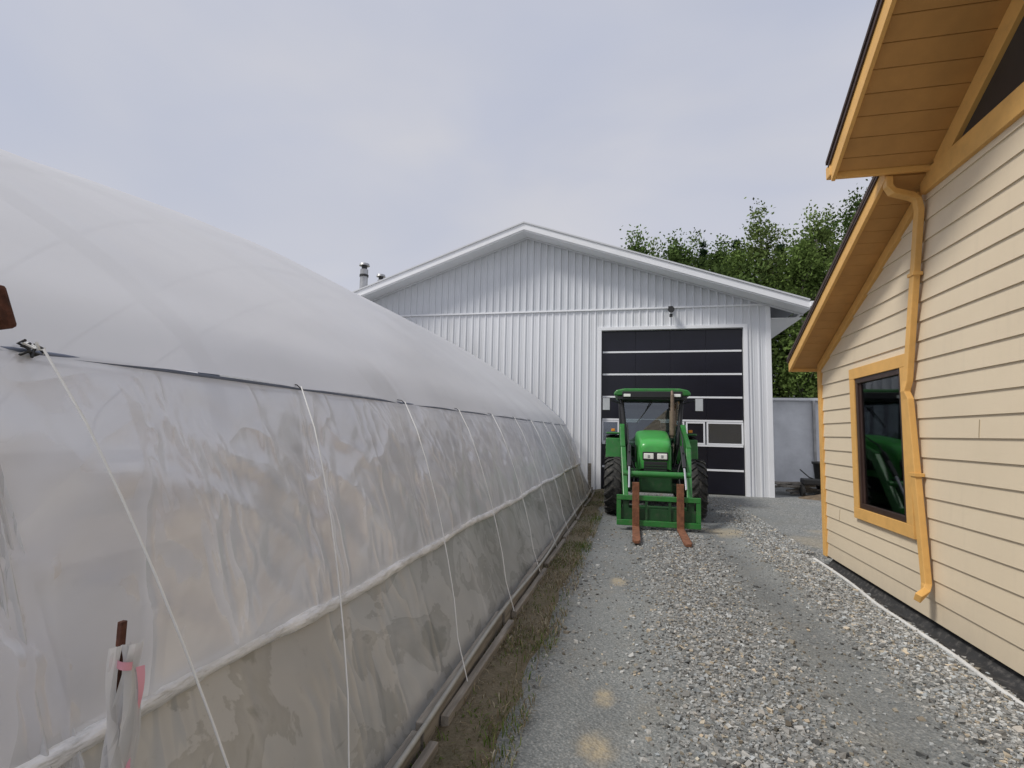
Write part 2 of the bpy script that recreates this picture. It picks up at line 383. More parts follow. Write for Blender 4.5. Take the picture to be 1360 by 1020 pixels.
tube('rail_edge',[(-1.628,y,1.665+.004*math.sin(y*9)) for y in np.arange(GY0,GY1,.15)],.006,M('rail_dark',(.10,.10,.10),.6),GH)
full=np.array([(-1.03,0)]+[(-1.32,.74)]+[tuple(p) for p in arch]+[(-15.1,0)])
ctr=np.array([-8.2,1.0])
for i,y in enumerate(hoopY):
    if i%2==1:
        pp=[((p-ctr)*.986+ctr) for p in full]
        tube('hoop_%d'%i,[(p[0],y+.75,p[1]-float(sag(y+.75,p[1]))) for p in pp],.036,m_pipe,GH,res=2)
tube('purlin_1',[(-1.80,GY0,1.38),(-1.80,GY1,1.38)],.026,m_pipe,GH,res=1)
mesh('floor',[(-15.1,GY0,-.03),(-1.06,GY0,-.03),(-1.06,GY1,-.03),(-15.1,GY1,-.03)],[(0,1,2,3)],m_soil,GH)
m_bench=M('bench_wood',(.40,.33,.26),.8,var=.2)
for k,(x0,x1) in enumerate([(-3.9,-2.7),(-6.6,-5.2)]):
    box('bench_top_%d'%k,(x0,1.6,.72),(x1,12.6,.80),m_bench,GH)
    for j,y in enumerate(np.arange(1.8,12.6,2.1)):
        box('bench_leg_%d_%d'%(k,j),(x0+.05,y,0),(x0+.12,y+.08,.72),m_bench,GH); box('bench_legb_%d_%d'%(k,j),(x1-.12,y,0),(x1-.05,y+.08,.72),m_bench,GH)
tops=[1.08]+[2.23+1.2*i for i in range(10)]
for i,t in enumerate(tops):
    b=1.37 if i==0 else t-.5
    pts=[]
    for k in range(9):
        u=k/8; x=-1.64+(.64+.02)*u; z=1.70-1.62*u
        pts.append((x+.045+.075*math.sin(math.pi*min(1,u*1.15))**.6*(1-.3*u)+.03*u,t+(b-t)*u,z))
    tube('string_%d'%i,pts,.0034,m_string,GH,res=1)
    tube('string_hook_%d'%i,[(-1.65,t-.01,1.712),(-1.62,t,1.708),(-1.60,t+.004,1.69)],.003,m_dark,GH,res=1)
for j in range(6): tube('knot_%d'%j,[(-1.63+random.uniform(-.02,.03),1.06+random.uniform(-.02,.03),1.70+random.uniform(-.03,.02)) for _ in range(4)],.004,m_dark if j%3 else m_string,GH,res=1)
for k in range(9):
    y0=-.8+k*1.6; 
    rr=Matrix.Rotation(random.uniform(-.012,.012),3,'Z')
    box('sill_board_%d'%k,(-1.0,y0,-.05),(-.955,y0+1.57,.115+random.uniform(-.02,.02)),m_wood,GH,.004,rr)
    rr=Matrix.Rotation(random.uniform(-.02,.02),3,'Z')
    box('sill_lower_%d'%k,(-.93,y0+.2,-.06),(-.885,y0+1.6,.05+random.uniform(-.02,.01)),m_wood,GH,.004,rr)
tube('irrigation_pipe',[(-.94+.015*math.sin(y*1.3),y,.13+.01*math.sin(y*2)) for y in np.arange(-.5,13,.25)],.012,M('pale_pipe',(.4,.4,.37),.5,dirt=(.15,.14,.12)),GH)
box('end_post',(-1.06,13.16,0),(-.98,13.24,.75),m_wood,GH)

# bunched film at near left
BF=empty('bunched_plastic_film',(-1.4,.9,0))
for j in range(3):
    n=60; mlen=30; V=[]
    for a in range(mlen+1):
        u=a/mlen; z=1.66-1.62*u; wdt=.02+.12*u**1.2
        for b in range(n+1):
            w=b/n; yy=.80+j*.05+ (w-.5)*wdt*1.4+.10*u; xx=-1.60+.50*u+.024*math.sin(w*8+j*2+u*2)*u+.006*math.sin(w*23+u*5+j)
            V.append((xx+.02+.03*j*u,yy,z))
    F=[(a*(n+1)+b,a*(n+1)+b+1,(a+1)*(n+1)+b+1,(a+1)*(n+1)+b) for a in range(mlen) for b in range(n)]
    mesh('fold_%d'%j,V,F,m_filmbunch,BF,True)
ST=empty('rusty_stake',(-1.13,1.0,0))
tube('rod',[(-1.14,1.0,-.05),(-1.142,.995,1.03)],.007,m_rustd,ST)
box('rod_cap',(-1.149,.988,.99),(-1.136,1.003,1.045),m_rustd,ST,.002)
for j in range(4):
    V=[];n=30
    for a in range(n+1):
        u=a/n; z=.995-.85*u; w=.010+.010*abs(math.sin(u*7+j))+.006*u
        cx=-1.13+.015*math.sin(u*9+j*2); cy=1.0+.016*math.sin(u*6+j*2.1)+.010*(j-1.5)*u
        V+= [(cx,cy-w,z),(cx+.012,cy,z),(cx,cy+w,z)]
    F=[]
    for a in range(n): F+=[(a*3,a*3+1,a*3+4,a*3+3),(a*3+1,a*3+2,a*3+5,a*3+4)]
    mesh('plastic_tie_%d'%j,V,F,m_filmbunch,ST,True)
for nm,z0,z1,amp in(('pink_tape',.985,.955,.016),('pink_tape_low',.72,.66,.012)):
    n=26; V=[]
    for i in range(n+1):
        a=i/n*6.0+.5; zz=z0+(z1-z0)*i/n; V+=[(-1.128+amp*math.cos(a),1.0+amp*1.1*math.sin(a),zz),(-1.128+amp*math.cos(a),1.0+amp*1.1*math.sin(a),zz-.018)]
    mesh(nm,V,[(2*i,2*i+1,2*i+3,2*i+2) for i in range(n)],m_pink,ST,True)
V=[]
for i in range(20):
    u=i/19; V+=[(-1.112+.006*math.sin(u*9),1.012+.008*math.sin(u*6),.94-.36*u),(-1.108+.006*math.sin(u*9+1),1.022+.008*math.sin(u*6+.6),.94-.36*u)]
mesh('pink_ribbon_tail',V,[(2*i,2*i+1,2*i+3,2*i+2) for i in range(19)],m_pink,ST,True)
RB=empty('rusty_bracket',(-1.2,.73,1.7))
box('plate',(-1.24,.65,1.665),(-1.18,.742,1.75),m_rustd,RB,.008,Matrix.Rotation(.35,3,'X'))
box('tongue',(-1.23,.61,1.70),(-1.19,.70,1.785),m_rustd,RB,.006,Matrix.Rotation(.5,3,'X'))
cyl('bolt',(.71,1.70),.012,-1.25,-1.165,'x',m_rustd,RB,8)
tube('bracket_arm',[(-1.21,.66,1.72),(-1.35,.3,1.72),(-1.62,-.1,1.68)],.02,m_rustd,RB)

vx=np.linspace(-1.02,-.55,14); vy=np.arange(-.5,14.2,.05); VX,VY=np.meshgrid(vx,vy)
VZ=gz(VX,VY)+.03*np.sin(np.pi*(VX+1.04)/.51)+.012*fnoise(VX,VY,14,31)-.03*np.clip((VX+.67)/.1,0,1)
wid=(.07*fnoise(VX*0,VY,5,33)+.03*fnoise(VX*0,VY,17,34))*((VX+1.02)/.47)
ii=np.arange(VX.size).reshape(VX.shape); F=np.stack([ii[:-1,:-1],ii[:-1,1:],ii[1:,1:],ii[1:,:-1]],-1).reshape(-1,4)
npmesh('weedy_verge',np.stack([VX+wid,VY,VZ],-1).reshape(-1,3),F,m_verge,smooth=True)
def blades(name,N,fx,fy,h,palette):
    x=fx(N);y=fy(N); pn=fnoise(x,y,5,77); k=rng.random(N)<np.clip(.55+1.3*pn,.12,1); x=x[k];y=y[k];pn=pn[k];N=len(x)
    hh=h*rng.uniform(.3,1.3,N); a=rng.uniform(0,6.28,N); ln=rng.uniform(.2,1.3,N)*hh; w=rng.uniform(.0015,.0035,N)
    dx,dy=np.cos(a),np.sin(a); z=gz(x,y)+.015
    P0=np.stack([x-dy*w,y+dx*w,z],-1);P1=np.stack([x+dy*w,y-dx*w,z],-1)
    P2=np.stack([x+dx*ln*.4+dy*w,y+dy*ln*.4-dx*w,z+hh*.7],-1);P3=np.stack([x+dx*ln*.4-dy*w,y+dy*ln*.4+dx*w,z+hh*.7],-1)
    P4=np.stack([x+dx*ln+dy*w*.3,y+dy*ln,z+hh*.85],-1);P5=np.stack([x+dx*ln-dy*w*.3,y+dy*ln,z+hh*.85],-1)
    V=np.stack([P0,P1,P2,P3,P4,P5],1).reshape(-1,3); b=6*np.arange(N)[:,None]
    F=np.concatenate([b+np.array([[0,1,2,3]]),b+np.array([[3,2,4,5]])])
    pal=np.array(palette); gi=np.where(rng.random(N)<np.clip(.35+1.5*fnoise(x,y,3.3,78),.05,.9),rng.integers(0,3,N),rng.integers(3,len(pal),N))
    c=pal[gi]*rng.uniform(.6,1.3,(N,1))
    npmesh(name,V,F,m_grassb,col=np.repeat(c,6,0))
blades('weeds_and_dry_grass',26000,lambda N:-.97+.46*rng.random(N)**1.15,lambda N:.8+13*rng.random(N)**1.3,.042,[(.13,.19,.05),(.11,.17,.04),(.17,.20,.07),(.36,.30,.20),(.28,.23,.15),(.2,.16,.1),(.44,.40,.30)])

# ---------------------------------------------------------------- barn
BN=empty('white_metal_barn',(-3,14.25,0))
BY=14.25; RX,RZ,SL=-2.95,7.28,.345
def roofz(x): return RZ-.145-SL*abs(x-RX)
def ribwall(name,x0,x1,zlo,zhi,pitch=.2,y=BY,depth=.022,mat=m_white):
    xs=[];off=[]
    x=math.floor(x0/pitch)*pitch
    while x<x1+pitch:
        for dx,o in((0,0),(.018,1),(.045,1),(.063,0),(pitch*.5-.004,0),(pitch*.5,.25),(pitch*.5+.012,.25),(pitch*.5+.016,0)): 
            xs.append(x+dx); off.append(o)
        x+=pitch
    pr=[(a,o) for a,o in zip(xs,off) if x0<=a<=x1]; pr=[(x0,0)]+pr+[(x1,0)]
    if zhi=='roof': pr=sorted(pr+[(RX,0)])
    V=[];
    for a,o in pr:
        zt=roofz(a) if zhi=='roof' else zhi
        V+= [(a,y-o*depth,zlo),(a,y-o*depth,zt)]
    F=[(2*i,2*i+2,2*i+3,2*i+1) for i in range(len(pr)-1)]
    return mesh(name,V,F,mat,BN)
WX0,WX1=-9.4,3.5; DX0,DX1,DZ=-.80,2.86,4.36
ribwall('wall_left',WX0,DX0-.09,-.1,4.93)
ribwall('wall_right',DX1+.09,WX1,-.1,4.93)
ribwall('wall_over_door',DX0-.09,DX1+.09,DZ+.08,4.93)
m_white_shaded=M('white_metal_gable_shaded',(.62,.64,.67),.45,var=.05,scale=1.2,bump=.03)  # wall white darkened: the rake's shadow on the gable put into the colour
ribwall('gable_wall',WX0,WX1,4.97,'roof',y=BY-.02,mat=m_white_shaded,depth=.030)
box('gable_flashing',(WX0,BY-.05,4.925),(WX1,BY+.02,4.968),m_whitetrim,BN)
box('corner_trim',(WX1-.10,BY-.032,-.1),(WX1+.02,BY+.06,4.92),m_whitetrim,BN)
ri=roofz(WX1)
mesh('side_wall_right',[(WX1,BY,-.1),(WX1,BY+16,-.1),(WX1,BY+16,ri),(WX1,BY,ri)],[(0,1,2,3)],m_white,BN)
mesh('side_wall_left',[(WX0,BY,-.1),(WX0,BY+16,-.1),(WX0,BY+16,roofz(WX0)),(WX0,BY,roofz(WX0))],[(0,1,2,3)],m_white,BN)
mesh('back_wall',[(WX0,BY+16,-.1),(WX1,BY+16,-.1),(WX1,BY+16,roofz(WX1)),(RX,BY+16,roofz(RX)),(WX0,BY+16,roofz(WX0))],[(0,1,2,3,4)],m_white,BN)
RY=BY-.6; EXR=4.28; EXL=2*RX-EXR
for nm,ex in(('right',EXR),('left',EXL)):
    dz=SL*abs(ex-RX)
    prism('roof_'+nm,[(RX,RZ+.13),(ex,RZ+.13-dz),(ex,RZ+.09-dz),(RX,RZ+.09)],'y',RY-.03,BY+16.5,m_roofmetal,BN)
    prism('fascia_'+nm,[(RX,RZ+.087),(ex,RZ+.087-dz),(ex,RZ-.09-dz),(RX,RZ-.09)],'y',RY,RY+.03,m_whitetrim,BN)
    prism('fascia_lower_'+nm,[(RX,RZ-.05),(ex,RZ-.05-dz),(ex,RZ-.125-dz),(RX,RZ-.125)],'y',RY+.032,RY+.06,m_whitetrim,BN)
    prism('soffit_'+nm,[(RX,RZ-.10),(ex,RZ-.10-dz),(ex,RZ-.12-dz),(RX,RZ-.12)],'y',RY+.062,BY+.05,m_whitetrim,BN)
    prism('rake_mould_'+nm,[(RX,RZ-.125),(ex*.999,RZ-.125-dz),(ex*.999,RZ-.17-dz),(RX,RZ-.17)],'y',BY-.075,BY-.052,m_white_shaded,BN)
    sg=1 if nm=='right' else -1
    a,b=sorted((ex,ex+sg*.10))
    box('gutter_'+nm,(a,RY-.04,RZ-.06-dz),(b,BY+16.5,RZ+.07-dz),m_whitetrim,BN,.01)
    a,b=sorted((ex,(WX1 if sg>0 else WX0)))
    box('eave_soffit_'+nm,(a,BY+.05,RZ-.2-dz),(b,BY+16.5,RZ-.18-dz),m_whitetrim,BN)
DD=BY+.10
box('door_frame_left',(DX0-.10,BY-.035,-.1),(DX0,BY+.13,DZ),m_whitetrim,BN,.003)
box('door_frame_right',(DX1,BY-.035,-.1),(DX1+.10,BY+.13,DZ),m_whitetrim,BN,.003)
box('door_frame_top',(DX0-.10,BY-.037,DZ),(DX1+.10,BY+.13,DZ+.09),m_whitetrim,BN,.003)
m_inl=M('inside_grey',(.26,.29,.36),.8)
bars=[0.0,.62,1.25,1.90,2.52,3.14,3.76,DZ]
for i in range(7):
    z0,z1=bars[i],bars[i+1]
    if i==2:
        ed=[DX0,-.30,.65,1.40,1.92,DX1]
        for j in range(5):
            a,b=ed[j],ed[j+1]
            box('sash_b_%d'%j,(a+.02,DD-.012,z0+.03),(b-.02,DD+.03,z0+.07),m_whitetrim,BN); box('sash_t_%d'%j,(a+.02,DD-.012,z1-.07),(b-.02,DD+.03,z1-.03),m_whitetrim,BN)
            box('sash_l_%d'%j,(a+.02,DD-.012,z0+.07),(a+.06,DD+.03,z1-.07),m_whitetrim,BN); box('sash_r_%d'%j,(b-.06,DD-.012,z0+.07),(b-.02,DD+.03,z1-.07),m_whitetrim,BN)
            box('pane_%d'%j,(a+.06,DD+.01,z0+.07),(b-.06,DD+.015,z1-.07),m_doorglass if j in(0,2,4) else m_black_door,BN)
        box('window_backing',(DX0,DD+.1,z0),(DX1,DD+.12,z1),m_inl,BN)
    else:
        for j in range(4):
            w=(DX1-DX0)/4
            box('panel_%d_%d'%(i,j),(DX0+w*j+.002,DD,z0+.018),(DX0+w*(j+1)-.002,DD+.04,z1-.018),m_black_door,BN,.004)
    if i>0: box('seam_bar_%d'%i,(DX0+.03,DD-.015,z0-.022),(DX1-.03,DD+.03,z0+.026),m_whitetrim,BN,.002)
box('door_void',(DX0-.05,DD+.05,-.1),(DX1+.05,DD+.06,1.24),m_dark,BN); box('door_void_up',(DX0-.05,DD+.05,1.91),(DX1+.05,DD+.06,DZ+.05),m_dark,BN)
box('lamp_base',(.98,BY-.07,4.86),(1.10,BY-.05,4.98),m_dark,BN,.005)
tube('lamp_arm',[(1.04,BY-.07,4.9),(1.04,BY-.16,4.88)],.018,m_dark,BN)
cyl('lamp_head',(1.04,4.84),.085,BY-.26,BY-.12,'y',m_dark,BN,20,.05)
box('lamp_sensor',(1.0,BY-.2,4.66),(1.08,BY-.12,4.74),m_dark,BN,.01)
for k,(cx,cy,zt,r) in enumerate([(-8.85,15.4,7.08,.13),(-8.75,16.4,7.0,.12)]):
    cyl('chimney_pipe_%d'%k,(cx,cy),r,4.9,zt-.2,'z',m_galv,BN,24)
    cyl('chimney_band_%d'%k,(cx,cy),r*1.15,zt-.45,zt-.38,'z',m_dark,BN,24)
    cyl('chimney_cap_%d'%k,(cx,cy),r*1.35,zt-.07,zt,'z',m_galv,BN,24,r*1.2)
    cyl('chimney_core_%d'%k,(cx,cy),r*.7,zt-.2,zt-.07,'z',m_dark,BN,24)

# ---------------------------------------------------------------- house at right
HS=empty('beige_house',(4,4,0))
WXH=2.42
wy0,wy1,wz0,wz1=5.30,6.29,.77,2.16
zb=.045; bp=.165
def ymax(z): return 7.4 if z<=2.46 else 7.4-(z-2.46)/.456
z=zb
V=[];F=[]; LO=.014
def quad(ya0,yb0,ya1,yb1,z0,z1,o0,o1):
    n=len(V); V.extend([(WXH-o0,ya0,z0),(WXH-o0,yb0,z0),(WXH-o1,yb1,z1),(WXH-o1,ya1,z1)]); F.append((n,n+1,n+2,n+3))
while z<3.62:
    z1=min(z+bp,3.62); br=sorted(set([z,z1]+[q for q in(wz0,wz1,2.46) if z<q<z1]))
    for a,b in zip(br[:-1],br[1:]):
        o0=LO*(1-(a-z)/bp)+.002; o1=LO*(1-(b-z)/bp)+.002
        if a>=wz0-1e-6 and b<=wz1+1e-6:
            quad(-1.0,wy0,-1.0,wy0,a,b,o0,o1); quad(wy1,7.4,wy1,7.4,a,b,o0,o1)
        else: quad(-1.0,ymax(a),-1.0,ymax(b),a,b,o0,o1)
    segs=[(-1,wy0),(wy1,7.4)] if wz0<z<wz1 else [(-1,ymax(z))]
    for ya,yb in segs:
        n=len(V); V.extend([(WXH-LO-.002,ya,z),(WXH-LO-.002,yb,z),(WXH,yb,z),(WXH,ya,z)]); F.append((n,n+1,n+2,n+3))
    z=z1
mesh('siding_wall',V,F,m_siding,HS)
m_joint=M('joint_shadow',(.35,.29,.2),.7)
for k,(y,zr) in enumerate([(2.9,12),(4.3,9),(6.9,3),(3.6,6)]):
    zz=zb+zr*bp; box('joint_%d'%k,(WXH-.0155,y,zz+.003),(WXH-.001,y+.002,zz+bp*.8),m_joint,HS,rot=Matrix.Rotation(LO/bp,3,'Y'))
mesh('end_wall',[(WXH,7.4,0),(9,7.4,0),(9,7.4,2.4),(WXH,7.4,2.4)],[(0,1,2,3)],m_siding,HS)
box('foundation',(WXH+.08,-1,-.3),(9,7.36,.06),m_dark,HS)
box('corner_board',(WXH-.035,7.33,.03),(WXH+.0,7.43,2.42),m_yellow,HS,.003)
box('corner_board_end',(WXH,7.402,.03),(WXH+.1,7.43,2.42),m_yellow,HS,.003)
x=WXH
tw=.115
box('window_trim_bottom',(x-.045,wy0-tw,wz0-tw),(x+.0,wy1+tw,wz0),m_yellow,HS,.003)
box('window_trim_top',(x-.045,wy0-tw,wz1),(x+.0,wy1+tw,wz1+tw),m_yellow,HS,.003)
box('window_trim_near',(x-.043,wy0-tw,wz0),(x+.0,wy0,wz1),m_yellow,HS,.003)
box('window_trim_far',(x-.043,wy1,wz0),(x+.0,wy1+tw,wz1),m_yellow,HS,.003)
fw=.055
for nm,lo,hi in(('b',(wy0,wz0),(wy1,wz0+fw)),('t',(wy0,wz1-fw),(wy1,wz1)),('n',(wy0,wz0+fw),(wy0+fw,wz1-fw)),('f',(wy1-fw,wz0+fw),(wy1,wz1-fw))):
    box('window_frame_'+nm,(x-.03,lo[0],lo[1]),(x+.05,hi[0],hi[1]),m_brown,HS,.004)
box('sash_inner_f',(x-.012,wy1-fw-.03,wz0+fw),(x+.04,wy1-fw-.001,wz1-fw),m_brown,HS,.003)
box('sash_inner_n',(x-.012,wy0+fw+.001,wz0+fw),(x+.04,wy0+fw+.03,wz1-fw),m_brown,HS,.003)
box('glass_pane',(x+.0,wy0+fw,wz0+fw),(x+.006,wy1-fw,wz1-fw),m_winglass,HS)
m_in=M('interior_dark',(.05,.045,.04),.9)
box('room_back',(x+2.2,3,0),(x+2.25,7.3,2.4),m_in,HS); box('room_floor',(x+.1,3,.0),(x+2.2,7.3,.05),m_in,HS); box('room_side',(x+.1,4.0,.05),(x+2.2,4.05,2.4),m_in,HS)
box('ceiling',(x+.1,3,2.4),(x+2.2,7.3,2.42),m_in,HS)
box('paper_notice',(x+.012,5.42,1.45),(x+.014,5.56,1.80),M('paper',(.7,.7,.68),.8),HS)
def U1(y): return 5.83-.456*y
def U2(y): return 6.56-.61*y
XL=2.10; XU=1.69
ye,yt=7.52,4.70
prism('lower_roof',[(ye,U1(ye)+.13),(yt,U1(yt)+.13),(yt,U1(yt)+.17),(ye,U1(ye)+.17)],'x',XL-.05,9,m_shingle,HS)
prism('lower_rake_fascia',[(ye,U1(ye)-.015),(yt,U1(yt)-.015),(yt,U1(yt)+.127),(ye,U1(ye)+.127)],'x',XL-.03,XL,m_yellow,HS,.003)
prism('lower_drip_edge',[(ye+.01,U1(ye)+.10),(yt,U1(yt)+.105),(yt,U1(yt)+.128),(ye+.01,U1(ye)+.128)],'x',XL-.045,XL-.031,m_brown,HS)
box('lower_eave_fascia',(XL,ye-.03,U1(ye)-.015),(9,ye,U1(ye)+.125),m_yellow,HS,.003)
y=yt; k=0
while y<ye-.06:
    y2=min(y+.14,ye-.035)
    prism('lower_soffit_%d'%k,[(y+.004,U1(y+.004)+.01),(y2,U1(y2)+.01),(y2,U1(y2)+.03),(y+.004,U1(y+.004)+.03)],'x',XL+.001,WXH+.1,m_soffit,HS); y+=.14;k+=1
prism('lower_frieze',[(7.4,U1(7.4)-.10),(4.86,U1(4.86)-.10),(4.86,U1(4.86)+.005),(7.4,U1(7.4)+.005)],'x',WXH-.04,WXH-.001,m_yellow,HS,.002)
RYU=2.5
def slab(nm,o0,o1,xa,xb,mat,ya=4.68,bev=0):
    prism(nm+'_far',[(ya,U2(ya)+o0),(RYU,U2(RYU)+o0),(RYU,U2(RYU)+o1),(ya,U2(ya)+o1)],'x',xa,xb,mat,HS,bev)
    yb=2*RYU-ya
    prism(nm+'_near',[(yb,U2(ya)+o0),(RYU,U2(RYU)+o0),(RYU,U2(RYU)+o1),(yb,U2(ya)+o1)],'x',xa,xb,mat,HS,bev)
slab('upper_roof',.17,.20,XU-.055,9,m_shingle,4.72)
slab('upper_rake_fascia',-.02,.165,XU-.03,XU,m_yellow,4.68,.003)
slab('upper_rake_cap',.125,.168,XU-.045,XU-.031,m_brown,4.70)
y=RYU;k=0
while y<4.60:
    y2=min(y+.145,4.63)
    for s,nm in((1,'f'),(-1,'n')):
        f=(lambda q:q) if s>0 else (lambda q:2*RYU-q)
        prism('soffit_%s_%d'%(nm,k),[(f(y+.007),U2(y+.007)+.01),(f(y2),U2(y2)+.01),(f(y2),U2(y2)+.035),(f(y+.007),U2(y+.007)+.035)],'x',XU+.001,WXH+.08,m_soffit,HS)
    y+=.145;k+=1
box('upper_eave_fascia',(XU,4.64,U2(4.66)-.02),(9,4.67,U2(4.66)+.17),m_yellow,HS,.003)
box('gutter',(XU-.04,4.672,U2(4.66)+.02),(9,4.77,U2(4.66)+.13),m_yellow,HS,.01)
prism('gable_panel',[(4.78,3.6),(2*RYU-4.78,3.6),(2*RYU-4.78,U2(4.78)+.02),(RYU,U2(RYU)+.02),(4.78,U2(4.78)+.02)],'x',WXH+.0,WXH+.02,m_siding,HS)
box('belt_band',(WXH-.05,2*RYU-4.80,3.56),(WXH-.001,4.80,3.735),m_yellow,HS,.003)
slab('gable_frieze',-.16,.008,WXH-.045,WXH-.002,m_yellow,4.60)
yy=4.36
mesh('gable_screen',[(WXH-.012,yy,3.736),(WXH-.012,2*RYU-yy,3.736),(WXH-.012,RYU,U2(RYU)-.16)],[(0,1,2)],M('dark_screen',(.035,.035,.035),.35),HS)
DS=[(2.10,4.72,3.70),(2.10,4.72,3.62),(2.13,4.73,3.575),(2.30,4.79,3.55),(2.345,4.805,3.52),(2.36,4.81,3.44),(2.358,5.12,2.02),(2.345,5.145,1.93),(2.358,5.12,1.86),(2.36,4.99,.34),(2.34,4.97,.28),(2.25,4.9,.24)]
def recttube(name,pts,w,d,mat,parent):
    V=[];n=len(pts)
    for i,p in enumerate(pts):
        p=Vector(p); a=Vector(pts[max(0,i-1)]); b=Vector(pts[min(n-1,i+1)]); t=(b-a).normalized()
        ref=Vector((1,0,0)) if abs(t.x)<.8 else Vector((0,0,1)); s=t.cross(ref).normalized(); u=s.cross(t).normalized()
        if i and (s.dot(prev)<0): s=-s;
        if i and u.dot(prevu)<0: u=-u
        prev,prevu=s,u
        V+= [p+s*w+u*d,p-s*w+u*d,p-s*w-u*d,p+s*w-u*d]
    F=[(0,1,2,3),(4*n-1,4*n-2,4*n-3,4*n-4)]+[(4*i+j,4*i+(j+1)%4,4*i+4+(j+1)%4,4*i+4+j) for i in range(n-1) for j in range(4)]
    o=mesh(name,V,F,mat,parent); m=o.modifiers.new('b','BEVEL'); m.width=.006; m.segments=2; m.limit_method='ANGLE'
    recalc(o); return o
recttube('downspout',DS,.036,.026,m_yellow,HS)
for z_,y_ in((2.9,4.93),(1.2,5.065)): box('spout_strap',(2.325,y_-.05,z_),(2.40,y_+.05,z_+.03),m_yellow,HS,.002)
tube('white_drain_hose',[(2.25+.02*math.sin(y*1.1)+.012*math.sin(y*3.1),y,float(gz(np.array(2.25),np.array(y)))+.014) for y in np.arange(0,7.5,.15)],.017,M('hose_white',(.62,.62,.60),.5,dirt=(.3,.29,.26),scale=5))
V=[];ysb=np.arange(-.5,7.4,.1)
for y in ysb:
    V+=[(2.31+.012*math.sin(y*4)+.008*math.sin(y*11),y,float(gz(np.array(2.31),np.array(y)))+.010),(2.40,y,float(gz(np.array(2.40),np.array(y)))+.012),(2.49,y,.05)]
mesh('gap_shade_strip',V,[q for i in range(len(ysb)-1) for q in((3*i,3*i+1,3*i+4,3*i+3),(3*i+1,3*i+2,3*i+5,3*i+4))],M('gap_shade_black',(.03,.03,.03),.75,var=.3,dirt=(.14,.13,.12),dirtamt=.8,scale=9),None,True)  # black sheet put in for the shade of the gap under the wall

# ---------------------------------------------------------------- tractor
TC=.42
TR=empty('tractor',(TC,11.2,0))
def tb(n,lo,hi,mat,bev=.01,rot=None): return box(n,(TC+lo[0],lo[1],lo[2]),(TC+hi[0],hi[1],hi[2]),mat,TR,bev,rot)
def tt(n,pts,r,mat): return tube(n,[(TC+p[0],p[1],p[2]) for p in pts],r,mat,TR)
def wheel(nm,cx,cy,R,w,rimR):
    prof=[(rimR,-.36),(rimR+.03,-.46),(R*.80,-.5),(R*.92,-.47),(R*.965,-.36),(R*.975,0),(R*.965,.36),(R*.92,.47),(R*.80,.5),(rimR+.03,.46),(rimR,.36)]
    n=40;V=[];m=len(prof)
    for i in range(n):
        a=2*math.pi*i/n
        for r,x in prof: V.append((cx+x*w,cy+r*math.cos(a),R+r*math.sin(a)))
    F=[(i*m+j,i*m+j+1,((i+1)%n)*m+j+1,((i+1)%n)*m+j) for i in range(n) for j in range(m-1)]
    mesh(nm+'_tire',V,F,m_tire,TR,True)
    V=[];F=[]; L=20
    for i in range(L):
        for sgn in(-1,1):
            a0=2*math.pi*(i+(0.5 if sgn>0 else 0))/L; da=.075
            secs=[(.02,0,R*.97,R*1.02),(.30,-.16,R*.96,R*1.02),(.50,-.26,R*.90,R*.985),(.53,-.30,R*.80,R*.86)]
            base=len(V)
            for xx,sk,rl,rh in secs:
                for aa in(a0+sk-da/2,a0+sk+da/2):
                    for r in(rl,rh): V.append((cx+sgn*xx*w,cy+r*math.sin(aa),R+r*math.cos(aa)))
            for s in range(3):
                b=base+4*s
                F+=[(b,b+1,b+5,b+4),(b+2,b+6,b+7,b+3),(b+1,b+3,b+7,b+5)]
            F+=[(base,base+2,base+3,base+1),(base+12,base+13,base+15,base+14)]
    mesh(nm+'_lugs',V,F,m_tire,TR)
    cyl(nm+'_rim',(cy,R),rimR,cx-w*.25,cx+w*.25,'x',m_ytrac,TR,32)
    cyl(nm+'_hub',(cy,R),rimR*.4,cx-w*.4,cx+w*.4,'x',m_ytrac,TR,20)
FY,BYT=10.15,12.25
for s in(-1,1):
    wheel('front_wheel_%s'%('l' if s<0 else 'r'),TC+s*.74,FY,.53,.32,.30)
    wheel('rear_wheel_%s'%('l' if s<0 else 'r'),TC+s*.76,BYT,.74,.44,.42)
tb('front_axle',(-.62,FY-.09,.42),(.62,FY+.09,.6),m_greend,.03)
tb('rear_axle',(-.6,BYT-.15,.6),(.6,BYT+.15,.9),m_greend,.04)
tb('chassis',(-.22,9.6,.5),(.22,12.5,.95),m_greend,.04)
tb('front_weight',(-.28,9.42,.5),(.28,9.62,.82),m_greend,.03)
secs=[(9.50,.22,.92,1.30),(9.54,.27,.88,1.38),(9.68,.29,.86,1.445),(10.1,.31,.86,1.50),(10.7,.33,.86,1.56),(11.15,.345,.86,1.60)]
V=[];
for y,hw,zb_,zt in secs:
    rr=.10
    pr=[(-hw,zb_),(-hw,zt-rr*1.2),(-hw*.93,zt-rr*.45),(-hw*.75,zt-rr*.1),(-hw*.3,zt),(hw*.3,zt),(hw*.75,zt-rr*.1),(hw*.93,zt-rr*.45),(hw,zt-rr*1.2),(hw,zb_)]
    V+=[(TC+a,y,b) for a,b in pr]
n=10;F=[(i*n+j,i*n+j+1,(i+1)*n+j+1,(i+1)*n+j) for i in range(len(secs)-1) for j in range(n-1)]+[tuple(range(n))[::-1]]
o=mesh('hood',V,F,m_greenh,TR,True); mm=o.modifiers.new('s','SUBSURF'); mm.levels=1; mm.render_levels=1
tb('grille',(-.2,9.46,.66),(.2,9.5,1.03),m_black,.01)
for k in range(7): tb('grille_slat_%d'%k,(-.19,9.45,.69+k*.045),(.19,9.462,.70+k*.045),m_greend,.001)
